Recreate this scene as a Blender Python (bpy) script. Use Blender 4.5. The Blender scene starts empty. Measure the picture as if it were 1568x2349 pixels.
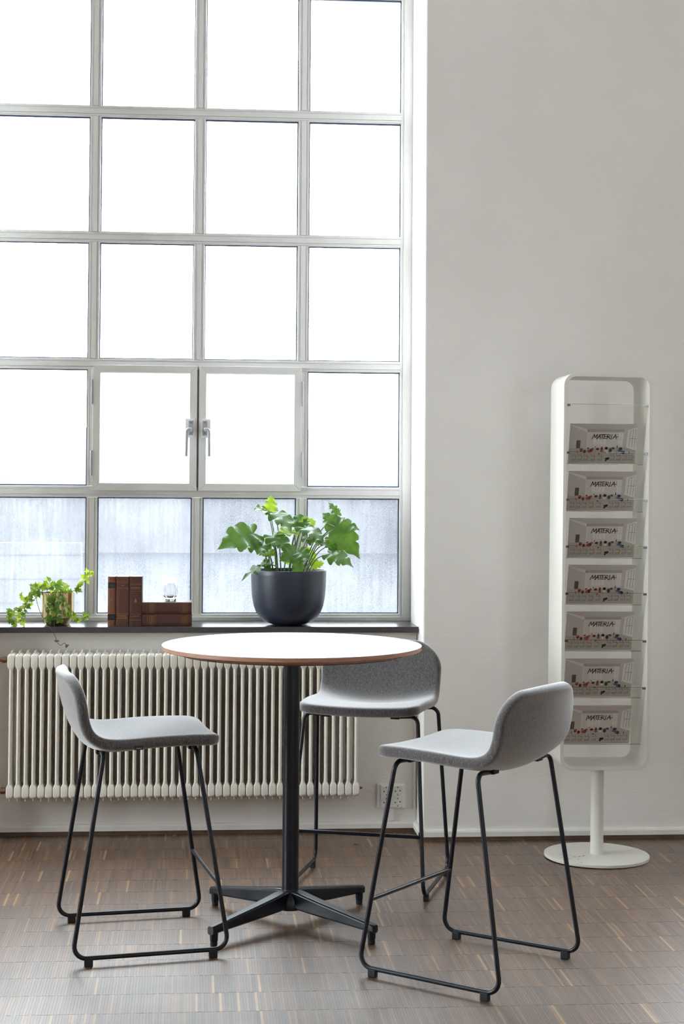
import bpy, bmesh, math, random
import numpy as np
from mathutils import Vector, Matrix
random.seed(7)
sc = bpy.context.scene
COL = sc.collection
PI = math.pi

# ------------------------------------------------------------------ camera
F_PX, CX, CY = 3793.96, 764.91, 995.79
YAW, PITCH, ROLL, CAM_H = 0.082355, 0.028290, 0.006376, 1.43
_cy, _sy, _cp, _sp = math.cos(YAW), math.sin(YAW), math.cos(PITCH), math.sin(PITCH)
FWD = Vector((_sy * _cp, _cy * _cp, _sp))
_r = Vector((_cy, -_sy, 0)); _u = _r.cross(FWD)
RIGHT = _r * math.cos(ROLL) + _u * math.sin(ROLL)
UP = _u * math.cos(ROLL) - _r * math.sin(ROLL)
EYE = Vector((0, 0, CAM_H))
cam_d = bpy.data.cameras.new('camera'); cam = bpy.data.objects.new('camera', cam_d); COL.objects.link(cam)
m = Matrix((RIGHT, UP, -FWD)).transposed().to_4x4(); m.translation = EYE
cam.matrix_world = m
cam_d.sensor_fit = 'VERTICAL'; cam_d.sensor_height = 36; cam_d.lens = F_PX / 2349 * 36
cam_d.shift_x = (784 - CX) / 2349; cam_d.shift_y = (CY - 1174.5) / 2349
cam_d.clip_end = 500
sc.camera = cam

def at(u, v, Y):
    """point of the room at depth Y that the photograph shows at pixel (u, v)"""
    d = RIGHT * ((u - CX) / F_PX) - UP * ((v - CY) / F_PX) + FWD
    return EYE + d * (Y / d.y)

# ------------------------------------------------------------------ sky, exposure
SKY = 14.0
w = bpy.data.worlds.new('overcast_sky'); sc.world = w; w.use_nodes = True
bg = w.node_tree.nodes['Background']; bg.inputs[0].default_value = (0.87, 0.935, 1.0, 1); bg.inputs[1].default_value = SKY
sc.view_settings.view_transform = 'Standard'; sc.view_settings.look = 'None'
sc.view_settings.exposure = 0.8; sc.view_settings.gamma = 1.0; sc.view_settings.use_curve_mapping = False
sc.cycles.use_denoising = True
sc.cycles.max_bounces = 10; sc.cycles.diffuse_bounces = 6; sc.cycles.glossy_bounces = 4
sc.cycles.transmission_bounces = 8; sc.cycles.transparent_max_bounces = 16
sc.cycles.caustics_reflective = False; sc.cycles.caustics_refractive = False
sc.cycles.sample_clamp_indirect = 8.0
try: sc.cycles.denoising_prefilter = 'ACCURATE'
except Exception: pass

# room constants
WALL_Y, NICHE_Y, WIN_Y = 6.58, 6.76, 7.0
ROOM_X0, ROOM_X1, ROOM_Y0, CEIL = -6.2, 6.2, -3.6, 4.6
NX = 0.908                       # half width of a window niche
BAY = 3.08                        # window bays along the wall
SILL_Z = 0.838
WIN_TOP = 4.12

def portal(loc, sx, sz, rot):
    l = bpy.data.lights.new('window_portal', 'AREA'); l.shape = 'RECTANGLE'; l.size = sx; l.size_y = sz
    l.cycles.is_portal = True
    o = bpy.data.objects.new('window_portal', l); COL.objects.link(o); o.location = loc; o.rotation_euler = rot
for bx in (-BAY, 0, BAY):
    portal((bx, 7.12, (SILL_Z + WIN_TOP) / 2), 1.8, WIN_TOP - SILL_Z, (-PI / 2, 0, 0))
BACK_WIN = [(4.4, .6)]        # centre x, width
SIDE_WIN = [(4.2, 2.5)]        # on the left wall: centre y, width
for bx, bw in BACK_WIN:
    portal((bx, ROOM_Y0 - 0.18, 2.35), bw, 3.1, (PI / 2, 0, 0))
for by_, bw in SIDE_WIN:
    portal((ROOM_X0 - 0.18, by_, 2.35), bw, 3.1, (PI / 2, 0, -PI / 2))

# ------------------------------------------------------------------ materials
def lin(c):
    return tuple(((x / 255) / 12.92 if x / 255 <= .04045 else ((x / 255 + .055) / 1.055) ** 2.4) for x in c)
def rgba(c): return (*c, 1)
class NT:
    def __init__(s, name):
        s.m = bpy.data.materials.new(name); s.m.use_nodes = True
        s.t = s.m.node_tree; s.n = s.t.nodes; s.p = s.n['Principled BSDF']; s.out = s.n['Material Output']
    def new(s, ty, **kw):
        n = s.n.new(ty)
        for k, v in kw.items(): setattr(n, k, v)
        return n
    def link(s, a, b): s.t.links.new(a, b)
    def set(s, **kw):
        for k, v in kw.items(): s.p.inputs[k.replace('_', ' ')].default_value = v
        return s
    def pos(s, kind='Object'):
        if kind == 'world': return s.new('ShaderNodeNewGeometry').outputs['Position']
        return s.new('ShaderNodeTexCoord').outputs[kind]
    def noise(s, vec, scale, detail=2, rough=.5, stretch=None):
        if stretch:
            mp = s.new('ShaderNodeMapping'); mp.inputs['Scale'].default_value = stretch; s.link(vec, mp.inputs[0]); vec = mp.outputs[0]
        n = s.new('ShaderNodeTexNoise'); n.inputs['Scale'].default_value = scale; n.inputs['Detail'].default_value = detail; n.inputs['Roughness'].default_value = rough
        s.link(vec, n.inputs['Vector']); return n.outputs['Fac']
    def ramp(s, fac, stops):
        r = s.new('ShaderNodeValToRGB'); e = r.color_ramp.elements
        while len(e) < len(stops): e.new(.5)
        for i, (p, c) in enumerate(stops):
            e[i].position = p; e[i].color = rgba(c) if len(c) == 3 else c
        s.link(fac, r.inputs[0]); return r.outputs[0]
    def bump(s, h, strength, dist=.001):
        b = s.new('ShaderNodeBump'); b.inputs['Strength'].default_value = strength; b.inputs['Distance'].default_value = dist
        s.link(h, b.inputs['Height']); s.link(b.outputs[0], s.p.inputs['Normal']); return b
    def math(s, op, a, b=None):
        n = s.new('ShaderNodeMath', operation=op)
        for i, v in enumerate((a, b)):
            if v is None: continue
            if isinstance(v, (int, float)): n.inputs[i].default_value = v
            else: s.link(v, n.inputs[i])
        return n.outputs[0]

def plain(name, col, rough=.5, metal=0, spec=.5, var=.04, bump=0):
    t = NT(name).set(Roughness=rough, Metallic=metal, Specular_IOR_Level=spec)
    n = t.noise(t.pos(), 14, 3)
    t.link(t.ramp(n, [(.3, tuple(x * (1 - var) for x in col)), (.7, tuple(min(1, x * (1 + var)) for x in col))]), t.p.inputs['Base Color'])
    if bump: t.bump(t.noise(t.pos(), 220, 2), bump, .0005)
    return t.m

M = {}
def plaster(name, col):
    t = NT(name).set(Roughness=.85, Specular_IOR_Level=.25)
    p = t.pos('world')
    n1 = t.noise(p, 1.6, 4, .6)
    t.link(t.ramp(n1, [(.3, tuple(x * .965 for x in col)), (.7, tuple(min(1, x * 1.02) for x in col))]), t.p.inputs['Base Color'])
    a = t.noise(p, 95, 3, .6, (1, 1, 1.6)); b = t.noise(p, 9, 5, .65, (1, 1, 3.2)); c = t.noise(p, 2.2, 2)
    h = t.math('ADD', t.math('MULTIPLY', a, .35), t.math('ADD', t.math('MULTIPLY', b, 1.0), t.math('MULTIPLY', c, 3.0)))
    t.bump(h, .7, .0045)
    return t.m
M['plaster'] = plaster('white_plaster', (.80, .772, .735))
M['ceiling'] = plaster('ceiling_paint', (.82, .815, .80))
M['skirting'] = plain('skirting_paint', (.76, .735, .69), .45)
M['wood_strip'] = plain('dark_wood_strip', lin((92, 72, 55)), .6, var=.25)

t = NT('parquet_oak').set(Roughness=.36, Specular_IOR_Level=.6, Coat_Weight=1.0, Coat_Roughness=.40, Coat_IOR=1.55)
at_c = t.new('ShaderNodeAttribute', attribute_name='strip')
g = t.noise(t.pos('world'), 60, 4, .6, (8, .8, 1))
dirt = t.noise(t.pos('world'), 3.0, 4, .6)
c0 = t.ramp(at_c.outputs['Fac'], [(0, lin((58, 36, 20))), (.45, lin((92, 62, 36))), (.8, lin((120, 84, 52))), (.93, lin((142, 106, 66))), (1, lin((166, 130, 84)))])
mx = t.new('ShaderNodeMix', data_type='RGBA', blend_type='MULTIPLY'); mx.inputs[0].default_value = 1
t.link(c0, mx.inputs['A']); t.link(t.ramp(g, [(.25, (.66, .64, .62)), (.7, (1.12, 1.1, 1.06))]), mx.inputs['B'])
mx2 = t.new('ShaderNodeMix', data_type='RGBA', blend_type='MULTIPLY'); mx2.inputs[0].default_value = .6
t.link(mx.outputs['Result'], mx2.inputs['A']); t.link(t.ramp(dirt, [(.35, (.78, .78, .8)), (.65, (1.05, 1.03, 1))]), mx2.inputs['B'])
t.link(mx2.outputs['Result'], t.p.inputs['Base Color'])
t.link(t.ramp(t.noise(t.pos('world'), 7, 4, .6), [(.3, (.40,) * 3), (.7, (.50,) * 3)]), t.p.inputs['Roughness'])
t.bump(g, .12, .0003)
M['parquet'] = t.m
# floor outside the zone of built strips: the same wood, drawn
t = NT('parquet_far').set(Roughness=.38)
p = t.pos('world'); br = t.new('ShaderNodeTexBrick'); br.offset = .37; br.squash = 1
mp = t.new('ShaderNodeMapping'); mp.inputs['Rotation'].default_value = (0, 0, PI / 2); t.link(p, mp.inputs[0]); t.link(mp.outputs[0], br.inputs['Vector'])
br.inputs['Scale'].default_value = 1; br.inputs['Brick Width'].default_value = .1645; br.inputs['Row Height'].default_value = .0082; br.inputs['Mortar Size'].default_value = .0005
br.inputs['Color1'].default_value = rgba(lin((98, 72, 52))); br.inputs['Color2'].default_value = rgba(lin((132, 101, 74))); br.inputs['Mortar'].default_value = rgba(lin((60, 45, 35)))
t.link(br.outputs['Color'], t.p.inputs['Base Color']); M['parquet_far'] = t.m
M['joint'] = plain('floor_joint', lin((62, 47, 35)), .8)

M['frame'] = plain('window_frame_paint', (.66, .655, .64), .42, var=.02)
M['frame_line'] = plain('window_frame_joint', (.33, .32, .32), .6)
M['gasket'] = plain('dark_gasket', lin((40, 55, 80)), .5)
M['sill'] = plain('dark_slate_sill', lin((66, 62, 64)), .22, var=.12, bump=.15)
M['alu'] = plain('grey_aluminium', (.36, .37, .40), .45, .1)
M['screw'] = plain('screw_steel', (.25, .25, .26), .35, .9)
M['white_plastic'] = plain('white_plastic', (.80, .79, .77), .3, var=.01)
M['hole'] = plain('dark_hole', (.03, .03, .03), .7)

def glass(name, mist):
    t = NT(name); t.n.remove(t.p)
    tr = t.new('ShaderNodeBsdfTransparent'); tr.inputs[0].default_value = (.97, .985, .98, 1)
    gl = t.new('ShaderNodeBsdfGlossy'); gl.inputs['Roughness'].default_value = .02; gl.inputs[0].default_value = (.9, .95, 1, 1)
    lw = t.new('ShaderNodeFresnel'); lw.inputs[0].default_value = 1.45
    mix = t.new('ShaderNodeMixShader'); t.link(t.math('MULTIPLY', t.math('MULTIPLY', lw.outputs[0], .8), t.math('SUBTRACT', 1.0, t.new('ShaderNodeNewGeometry').outputs['Backfacing'])), mix.inputs[0]); t.link(tr.outputs[0], mix.inputs[1]); t.link(gl.outputs[0], mix.inputs[2])
    last = mix.outputs[0]
    if mist:
        p = t.pos('world')
        sep = t.new('ShaderNodeSeparateXYZ'); t.link(p, sep.inputs[0])
        mr = t.new('ShaderNodeMapRange'); mr.interpolation_type = 'SMOOTHSTEP'
        mr.inputs['From Min'].default_value = 1.50; mr.inputs['From Max'].default_value = 1.36; t.link(sep.outputs['Z'], mr.inputs['Value'])
        hi = mr.outputs[0]
        fine = t.noise(p, 420, 2, .6, (1, 1, .7)); streak = t.noise(p, 30, 3, .6, (2.2, 1, .12)); blot = t.noise(p, 3.2, 4, .6)
        spk = t.ramp(fine, [(.34, (0, 0, 0)), (.62, (1, 1, 1))])
        k = t.math('ADD', t.math('MULTIPLY', spk, .28), t.math('ADD', t.math('MULTIPLY', streak, .32), t.math('MULTIPLY', blot, .62)))
        k = t.math('SUBTRACT', k, .14)
        fac = t.math('MULTIPLY', k, t.math('ADD', t.math('MULTIPLY', hi, .85), .15)); 
        cl = t.new('ShaderNodeClamp'); t.link(fac, cl.inputs[0]); cl.inputs['Max'].default_value = .85
        tl = t.new('ShaderNodeBsdfTranslucent'); tl.inputs[0].default_value = (.084, .088, .099, 1)
        df = t.new('ShaderNodeBsdfDiffuse'); df.inputs[0].default_value = (.5, .53, .58, 1)
        md = t.new('ShaderNodeMixShader'); md.inputs[0].default_value = .25; t.link(tl.outputs[0], md.inputs[1]); t.link(df.outputs[0], md.inputs[2])
        m2 = t.new('ShaderNodeMixShader'); t.link(cl.outputs[0], m2.inputs[0]); t.link(last, m2.inputs[1]); t.link(md.outputs[0], m2.inputs[2])
        last = m2.outputs[0]
    t.link(last, t.out.inputs['Surface']); return t.m
M['glass'] = glass('clear_window_glass', False)
M['misted'] = glass('misted_window_glass', True)

def clear_sheet(name, tint, f=1.0, rough=.03, wrinkle=0):
    t = NT(name); t.n.remove(t.p)
    tr = t.new('ShaderNodeBsdfTransparent'); tr.inputs[0].default_value = rgba(tint)
    gl = t.new('ShaderNodeBsdfGlossy'); gl.inputs['Roughness'].default_value = rough
    fr = t.new('ShaderNodeFresnel'); fr.inputs[0].default_value = 1.5
    mix = t.new('ShaderNodeMixShader'); t.link(t.math('MULTIPLY', t.math('MULTIPLY', fr.outputs[0], f), t.math('SUBTRACT', 1.0, t.new('ShaderNodeNewGeometry').outputs['Backfacing'])), mix.inputs[0]); t.link(tr.outputs[0], mix.inputs[1]); t.link(gl.outputs[0], mix.inputs[2])
    if wrinkle:
        b = t.new('ShaderNodeBump'); b.inputs['Strength'].default_value = wrinkle; b.inputs['Distance'].default_value = .004
        n = t.noise(t.pos('world'), 22, 3, .5, (1, 1, 2)); t.link(n, b.inputs['Height']); t.link(b.outputs[0], gl.inputs['Normal']); t.link(b.outputs[0], fr.inputs['Normal'])
    t.link(mix.outputs[0], t.out.inputs['Surface']); return t.m
M['acrylic'] = clear_sheet('clear_acrylic', (.985, .985, .975), 1.2)
M['acrylic_edge'] = clear_sheet('acrylic_edge', (.42, .40, .36), 1.0, .1)
M['film'] = clear_sheet('plastic_film', (.99, .99, .995), 1.3, .06, .6)

def fabric():
    t = NT('heather_wool_fabric').set(Roughness=.95, Specular_IOR_Level=.1)
    t.p.inputs['Sheen Weight'].default_value = 1.0; t.p.inputs['Sheen Roughness'].default_value = .55; t.p.inputs['Sheen Tint'].default_value = (1, 1, 1, 1)
    p = t.pos()
    a = t.noise(p, 260, 3, .7); b = t.noise(p, 900, 2, .6); c = t.noise(p, 320, 2, .6, (1, 1, .12))
    k = t.math('ADD', t.math('MULTIPLY', a, .4), t.math('ADD', t.math('MULTIPLY', b, .3), t.math('MULTIPLY', c, .3)))
    t.link(t.ramp(k, [(.40, (.040, .035, .035)), (.5, (.082, .075, .075)), (.62, (.160, .152, .155))]), t.p.inputs['Base Color'])
    t.link(t.ramp(k, [(.38, (.8,) * 3), (.56, (1.0,) * 3)]), t.p.inputs['Sheen Weight'])
    t.bump(k, .5, .0012); return t.m
M['fabric'] = fabric()
M['navy'] = plain('dark_blue_powder_coat', (.0035, .0055, .011), .30, spec=.38, var=.1)
M['rubber'] = plain('black_rubber', (.006, .007, .010), .6)
M['laminate'] = plain('white_laminate', (.86, .86, .86), .22, var=.005)
def wood(name, a, b, stretch=(30, 30, 3), sc_=6, rough=.5):
    t = NT(name).set(Roughness=rough)
    n = t.noise(t.pos(), sc_, 5, .65, stretch)
    t.link(t.ramp(n, [(.3, a), (.7, b)]), t.p.inputs['Base Color']); t.bump(n, .1, .0005); return t.m
M['edge_wood'] = wood('table_edge_wood', lin((150, 106, 84)), lin((186, 142, 116)), (3, 3, 60))
M['under_wood'] = wood('table_underside', lin((96, 84, 80)), lin((120, 106, 100)))
M['rad'] = plain('radiator_enamel', (.80, .77, .69), .38, var=.03)
M['brass'] = plain('copper_fitting', lin((150, 116, 92)), .35, .9, var=.15)
M['rack'] = plain('cream_lacquer', (.72, .705, .645), .35, var=.01)
M['pot_dark'] = plain('dark_blue_pot', (.018, .024, .042), .38, var=.08)
M['soil'] = plain('potting_soil', (.03, .022, .015), .95, var=.4, bump=.6)
M['gold'] = plain('polished_brass_pot', (.62, .50, .27), .16, 1.0, var=.03)
def leaf_mat(name, a, b, tr):
    t = NT(name); p = t.pos(); n = t.noise(p, 3.0, 3)
    col = t.ramp(n, [(.3, a), (.7, b)])
    t.link(col, t.p.inputs['Base Color']); t.set(Roughness=.30, Specular_IOR_Level=.65)
    tl = t.new('ShaderNodeBsdfTranslucent'); g = t.new('ShaderNodeGamma'); g.inputs[1].default_value = .62
    mm = t.new('ShaderNodeMix', data_type='RGBA', blend_type='MULTIPLY'); mm.inputs[0].default_value = 1; t.link(col, g.inputs[0]); t.link(g.outputs[0], mm.inputs['A']); mm.inputs['B'].default_value = (.95, 1, .18, 1)
    t.link(mm.outputs['Result'], tl.inputs[0])
    mix = t.new('ShaderNodeMixShader'); mix.inputs[0].default_value = tr
    t.link(t.p.outputs[0], mix.inputs[1]); t.link(tl.outputs[0], mix.inputs[2]); t.link(mix.outputs[0], t.out.inputs['Surface']); return t.m
M['leaf'] = leaf_mat('philodendron_leaf', lin((48, 84, 36)), lin((76, 116, 52)), .34)
M['leaf_backlit'] = leaf_mat('backlit_leaf', lin((110, 150, 50)), lin((150, 180, 70)), .6)  # lighter yellow-green: light from behind put into the leaf colour
M['ivy'] = leaf_mat('ivy_leaf', lin((70, 116, 40)), lin((112, 150, 60)), .42)
M['ivy_light'] = leaf_mat('ivy_leaf_light', lin((150, 180, 84)), lin((186, 206, 112)), .5)
M['dry'] = leaf_mat('dry_leaf', lin((70, 66, 38)), lin((104, 92, 50)), .2)
M['stem'] = plain('green_stem', lin((96, 122, 62)), .5, var=.2)
M['vine'] = plain('brown_vine', lin((74, 66, 48)), .7, var=.2)
M['leather'] = wood('brown_leather', lin((66, 36, 26)), lin((104, 62, 46)), (40, 6, 40), 5, .5)
M['leather2'] = wood('tan_leather', lin((98, 58, 40)), lin((134, 86, 62)), (40, 6, 40), 5, .5)
M['leather3'] = wood('dark_leather', lin((58, 30, 24)), lin((88, 50, 38)), (40, 6, 40), 5, .5)
M['bookblue'] = plain('blue_black_label', lin((28, 30, 40)), .5)
M['goldleaf'] = plain('gold_tooling', lin((168, 126, 78)), .4, .3)
M['paper'] = wood('book_pages', lin((214, 204, 184)), lin((236, 228, 210)), (4, 4, 300), 3, .8)
t = NT('clear_glass').set(Roughness=.0, IOR=1.45); t.p.inputs['Transmission Weight'].default_value = 1; t.p.inputs['Base Color'].default_value = (.96, .97, .97, 1); M['solidglass'] = t.m
M['paper_white'] = plain('coated_paper', (.78, .77, .75), .35, var=.01)
M['concrete'] = plain('pale_courtyard', (.0245, .0262, .0320), .9, var=.25)
M['far_wall'] = plain('pale_far_facade', (.125, .125, .128), .9, var=.08)
M['white_block'] = plain('white_block_wall', (.155, .157, .16), .9, var=.04)
M['roof'] = plain('grey_roof', (.13, .134, .14), .9, var=.1)
def ink(name, c, rough=.4): return plain(name, lin(c), rough, var=.03)

# ------------------------------------------------------------------ mesh helpers
class MB:
    def __init__(s): s.v = []; s.f = []; s.mi = []; s.cur = 0
    def add(s, vs, fs):
        o = len(s.v); s.v += [tuple(x) for x in vs]; s.f += [tuple(i + o for i in f) for f in fs]; s.mi += [s.cur] * len(fs); return s
    def mat(s, i): s.cur = i; return s
    def box(s, x0, x1, y0, y1, z0, z1):
        vs = [(x0, y0, z0), (x1, y0, z0), (x1, y1, z0), (x0, y1, z0), (x0, y0, z1), (x1, y0, z1), (x1, y1, z1), (x0, y1, z1)]
        return s.add(vs, [(0, 3, 2, 1), (4, 5, 6, 7), (0, 1, 5, 4), (1, 2, 6, 5), (2, 3, 7, 6), (3, 0, 4, 7)])
    def tube(s, path, r, n=12, caps=True):
        P = [Vector(p) for p in path]; rr = r if isinstance(r, (list, tuple)) else [r] * len(P)
        T = []
        for i in range(len(P)):
            a = P[max(i - 1, 0)]; b = P[min(i + 1, len(P) - 1)]; T.append((b - a).normalized())
        up = Vector((0, 0, 1)) if abs(T[0].z) < .9 else Vector((1, 0, 0))
        N = (up - T[0] * up.dot(T[0])).normalized(); vs = []
        for i, p in enumerate(P):
            if i:
                N = (N - T[i] * N.dot(T[i])).normalized()
            B = T[i].cross(N)
            for k in range(n):
                a = 2 * PI * k / n; vs.append(p + (N * math.cos(a) + B * math.sin(a)) * rr[i])
        fs = [(i * n + k, i * n + (k + 1) % n, (i + 1) * n + (k + 1) % n, (i + 1) * n + k) for i in range(len(P) - 1) for k in range(n)]
        if caps: fs += [tuple(range(n - 1, -1, -1)), tuple((len(P) - 1) * n + k for k in range(n))]
        return s.add(vs, fs)
    def lathe(s, prof, c=(0, 0, 0), n=48, cap0=True, cap1=True, axis='z'):
        vs = []
        for r, z in prof:
            for k in range(n):
                a = 2 * PI * k / n; x, y = r * math.cos(a), r * math.sin(a)
                if axis == 'z': vs.append((c[0] + x, c[1] + y, c[2] + z))
                elif axis == 'y': vs.append((c[0] + x, c[1] + z, c[2] - y))
                else: vs.append((c[0] + z, c[1] + x, c[2] + y))
        fs = [(i * n + k, i * n + (k + 1) % n, (i + 1) * n + (k + 1) % n, (i + 1) * n + k) for i in range(len(prof) - 1) for k in range(n)]
        if cap0: fs.append(tuple(range(n - 1, -1, -1)))
        if cap1: fs.append(tuple((len(prof) - 1) * n + k for k in range(n)))
        return s.add(vs, fs)
    def poly(s, pts): return s.add(pts, [tuple(range(len(pts)))])
    def prism(s, pts2, a, b, fn):
        """pts2 outline, extruded from a to b; fn(x, y, t) -> 3d"""
        n = len(pts2)
        vs = [fn(x, y, a) for x, y in pts2] + [fn(x, y, b) for x, y in pts2]
        return s.add(vs, [tuple(range(n - 1, -1, -1)), tuple(range(n, 2 * n))] + [(k, (k + 1) % n, n + (k + 1) % n, n + k) for k in range(n)])
    def build(s, name, mats, parent=None, smooth=False, bevel=0, loc=None, seg=2, angle=.6):
        me = bpy.data.meshes.new(name); me.from_pydata(s.v, [], s.f)
        if not isinstance(mats, (list, tuple)): mats = [mats]
        for m_ in mats: me.materials.append(M[m_] if isinstance(m_, str) else m_)
        if len(mats) > 1: me.polygons.foreach_set('material_index', s.mi)
        bm = bmesh.new(); bm.from_mesh(me); bmesh.ops.recalc_face_normals(bm, faces=bm.faces); bm.to_mesh(me); bm.free()
        if smooth:
            me.polygons.foreach_set('use_smooth', [True] * len(me.polygons))
            try: me.set_sharp_from_angle(angle=angle)
            except Exception: pass
        me.update()
        return obj(name, me, parent, bevel, loc, seg)
def obj(name, me, parent=None, bevel=0, loc=None, seg=2):
    o = bpy.data.objects.new(name, me); COL.objects.link(o)
    if parent: o.parent = parent
    if loc: o.location = loc
    if bevel:
        b = o.modifiers.new('bevel', 'BEVEL'); b.width = bevel; b.segments = seg; b.limit_method = 'ANGLE'; b.angle_limit = .6; b.harden_normals = False
    return o
def share(o, parent=None, loc=None, mat=None):
    c = o.copy(); COL.objects.link(c); c.parent = parent
    if loc is not None: c.location = loc
    if mat is not None: c.matrix_basis = mat
    return c
def tag(o, label, cat, group=None):
    o['label'] = label; o['category'] = cat
    if group: o['group'] = group
    return o
def struct(o): o['kind'] = 'structure'; return o
def empty(name, loc, rz=0):
    o = bpy.data.objects.new(name, None); COL.objects.link(o); o.location = loc; o.rotation_euler = (0, 0, rz); o.empty_display_size = .1; return o
def fillet(pts, radii, seg=7):
    P = [Vector(p) for p in pts]; out = [P[0]]
    for i in range(1, len(P) - 1):
        a, b, c = P[i - 1], P[i], P[i + 1]; r = radii[i - 1] if isinstance(radii, (list, tuple)) else radii
        d1 = (a - b).normalized(); d2 = (c - b).normalized(); ang = d1.angle(d2); tl = r / math.tan(ang / 2)
        tl = min(tl, (a - b).length * .49, (c - b).length * .49); r = tl * math.tan(ang / 2)
        cen = b + (d1 + d2).normalized() * (r / math.sin(ang / 2))
        s0 = b + d1 * tl - cen; s1 = b + d2 * tl - cen; tot = s0.angle(s1); ax = s0.cross(s1).normalized()
        for k in range(seg + 1): out.append(cen + Matrix.Rotation(tot * k / seg, 3, ax) @ s0)
    out.append(P[-1]); return out
def curve_pts(pts, n=6):
    P = [Vector(p) for p in pts]; P = [P[0] * 2 - P[1]] + P + [P[-1] * 2 - P[-2]]; out = []
    for i in range(1, len(P) - 2):
        for k in range(n):
            t_ = k / n; a, b, c, d = P[i - 1:i + 3]
            out.append(.5 * ((2 * b) + (c - a) * t_ + (2 * a - 5 * b + 4 * c - d) * t_ ** 2 + (3 * b - a - 3 * c + d) * t_ ** 3))
    out.append(P[-2]); return out

# ------------------------------------------------------------------ room shell
b = MB()
edges = [ROOM_X0, -BAY - NX, -BAY + NX, -NX, NX, BAY - NX, BAY + NX, ROOM_X1]
for k in range(0, 8, 2): b.box(edges[k], edges[k + 1], WALL_Y, 7.3, 0, CEIL)
for bx in (-BAY, 0, BAY):
    b.box(bx - NX, bx + NX, NICHE_Y, 7.3, 0, SILL_Z - .024)
    b.box(bx - NX, bx + NX, WALL_Y, 7.3, WIN_TOP, CEIL)
struct(b.build('wall_window', 'plaster', bevel=.006, seg=3))
b = MB(); xs = [ROOM_Y0 - .3] + sum([[c - w_ / 2, c + w_ / 2] for c, w_ in SIDE_WIN], []) + [7.3]
for k in range(0, len(xs), 2): b.box(ROOM_X0 - .3, ROOM_X0, xs[k], xs[k + 1], 0, CEIL)
for c, w_ in SIDE_WIN:
    b.box(ROOM_X0 - .3, ROOM_X0, c - w_ / 2, c + w_ / 2, 0, .8); b.box(ROOM_X0 - .3, ROOM_X0, c - w_ / 2, c + w_ / 2, 3.9, CEIL)
struct(b.build('wall_left', 'plaster'))
struct(MB().box(ROOM_X1, ROOM_X1 + .3, ROOM_Y0 - .3, 7.3, 0, CEIL).build('wall_right', 'plaster'))
b = MB(); xs = [ROOM_X0] + sum([[c - w_ / 2, c + w_ / 2] for c, w_ in BACK_WIN], []) + [ROOM_X1]
for k in range(0, len(xs), 2): b.box(xs[k], xs[k + 1], ROOM_Y0 - .3, ROOM_Y0, 0, CEIL)
for c, w_ in BACK_WIN:
    b.box(c - w_ / 2, c + w_ / 2, ROOM_Y0 - .3, ROOM_Y0, 0, .8); b.box(c - w_ / 2, c + w_ / 2, ROOM_Y0 - .3, ROOM_Y0, 3.9, CEIL)
struct(b.build('wall_back', 'plaster'))
struct(MB().box(ROOM_X0 - .3, ROOM_X1 + .3, ROOM_Y0 - .3, 7.3, CEIL, CEIL + .2).build('ceiling', 'ceiling'))

# floor: slab, drawn parquet around, built strips where the photograph looks
FX0, FX1, FY1 = -1.5, 2.35, 6.7625; ROW = .1645; NR = 22; FY0 = FY1 - ROW * NR; SWID = .0082
b = MB()
b.mat(0).box(ROOM_X0, ROOM_X1, ROOM_Y0, 7.0, -.2, -.004)
b.mat(1)
for x0, x1, y0, y1 in ((ROOM_X0, FX0, ROOM_Y0, FY1), (FX1, ROOM_X1, ROOM_Y0, FY1), (FX0, FX1, ROOM_Y0, FY0), (ROOM_X0, ROOM_X1, FY1, 6.9)):
    b.poly([(x0, y0, 0), (x1, y0, 0), (x1, y1, 0), (x0, y1, 0)])
floor = struct(b.build('floor', ['joint', 'parquet_far']))
rng = np.random.default_rng(5)
nx = int((FX1 - FX0) / SWID)
# phase so that a joint row falls at y = 6.478
Y0s = 6.478 + ROW - ROW * NR
V = []; FC = []; AT = []
R_, I_ = np.meshgrid(np.arange(NR + 2), np.arange(nx), indexing='ij'); R_ = R_.ravel(); I_ = I_.ravel()
off = rng.uniform(0, SWID, NR + 2)
x0 = FX0 + I_ * SWID + off[R_] * .9; x1 = x0 + SWID - .00028
y0 = Y0s + R_ * ROW + .0004 + rng.uniform(0, .0006, len(R_)); y1 = Y0s + (R_ + 1) * ROW - .0004
y1 = np.minimum(y1, FY1 + .02); keep = y0 < FY1
x0, x1, y0, y1 = x0[keep], x1[keep], y0[keep], y1[keep]; n = len(x0)
zt = -rng.uniform(0, .00025, n); tx = rng.normal(0, .012, n) * SWID; ty = rng.normal(0, .0012, n) * ROW
zz = np.stack([zt - tx / 2 - ty / 2, zt + tx / 2 - ty / 2, zt + tx / 2 + ty / 2, zt - tx / 2 + ty / 2], 1); zz = np.minimum(zz, .0002)
top = np.stack([np.stack([x0, y0, zz[:, 0]], 1), np.stack([x1, y0, zz[:, 1]], 1), np.stack([x1, y1, zz[:, 2]], 1), np.stack([x0, y1, zz[:, 3]], 1)], 1)
bot = top.copy(); bot[:, :, 2] = -.004
verts = np.concatenate([top, bot], 1).reshape(-1, 3)
base = (np.arange(n) * 8)[:, None]
quad = np.array([[0, 1, 2, 3], [0, 4, 5, 1], [1, 5, 6, 2], [2, 6, 7, 3], [3, 7, 4, 0]])
faces = (base[:, None, :] + quad[None]).reshape(-1, 4)
me = bpy.data.meshes.new('parquet_strips')
me.vertices.add(len(verts)); me.vertices.foreach_set('co', verts.ravel())
me.loops.add(faces.size); me.loops.foreach_set('vertex_index', faces.ravel())
me.polygons.add(len(faces)); me.polygons.foreach_set('loop_start', np.arange(len(faces)) * 4)
me.polygons.foreach_set('use_smooth', [False] * len(faces)); me.update(calc_edges=True)
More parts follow.
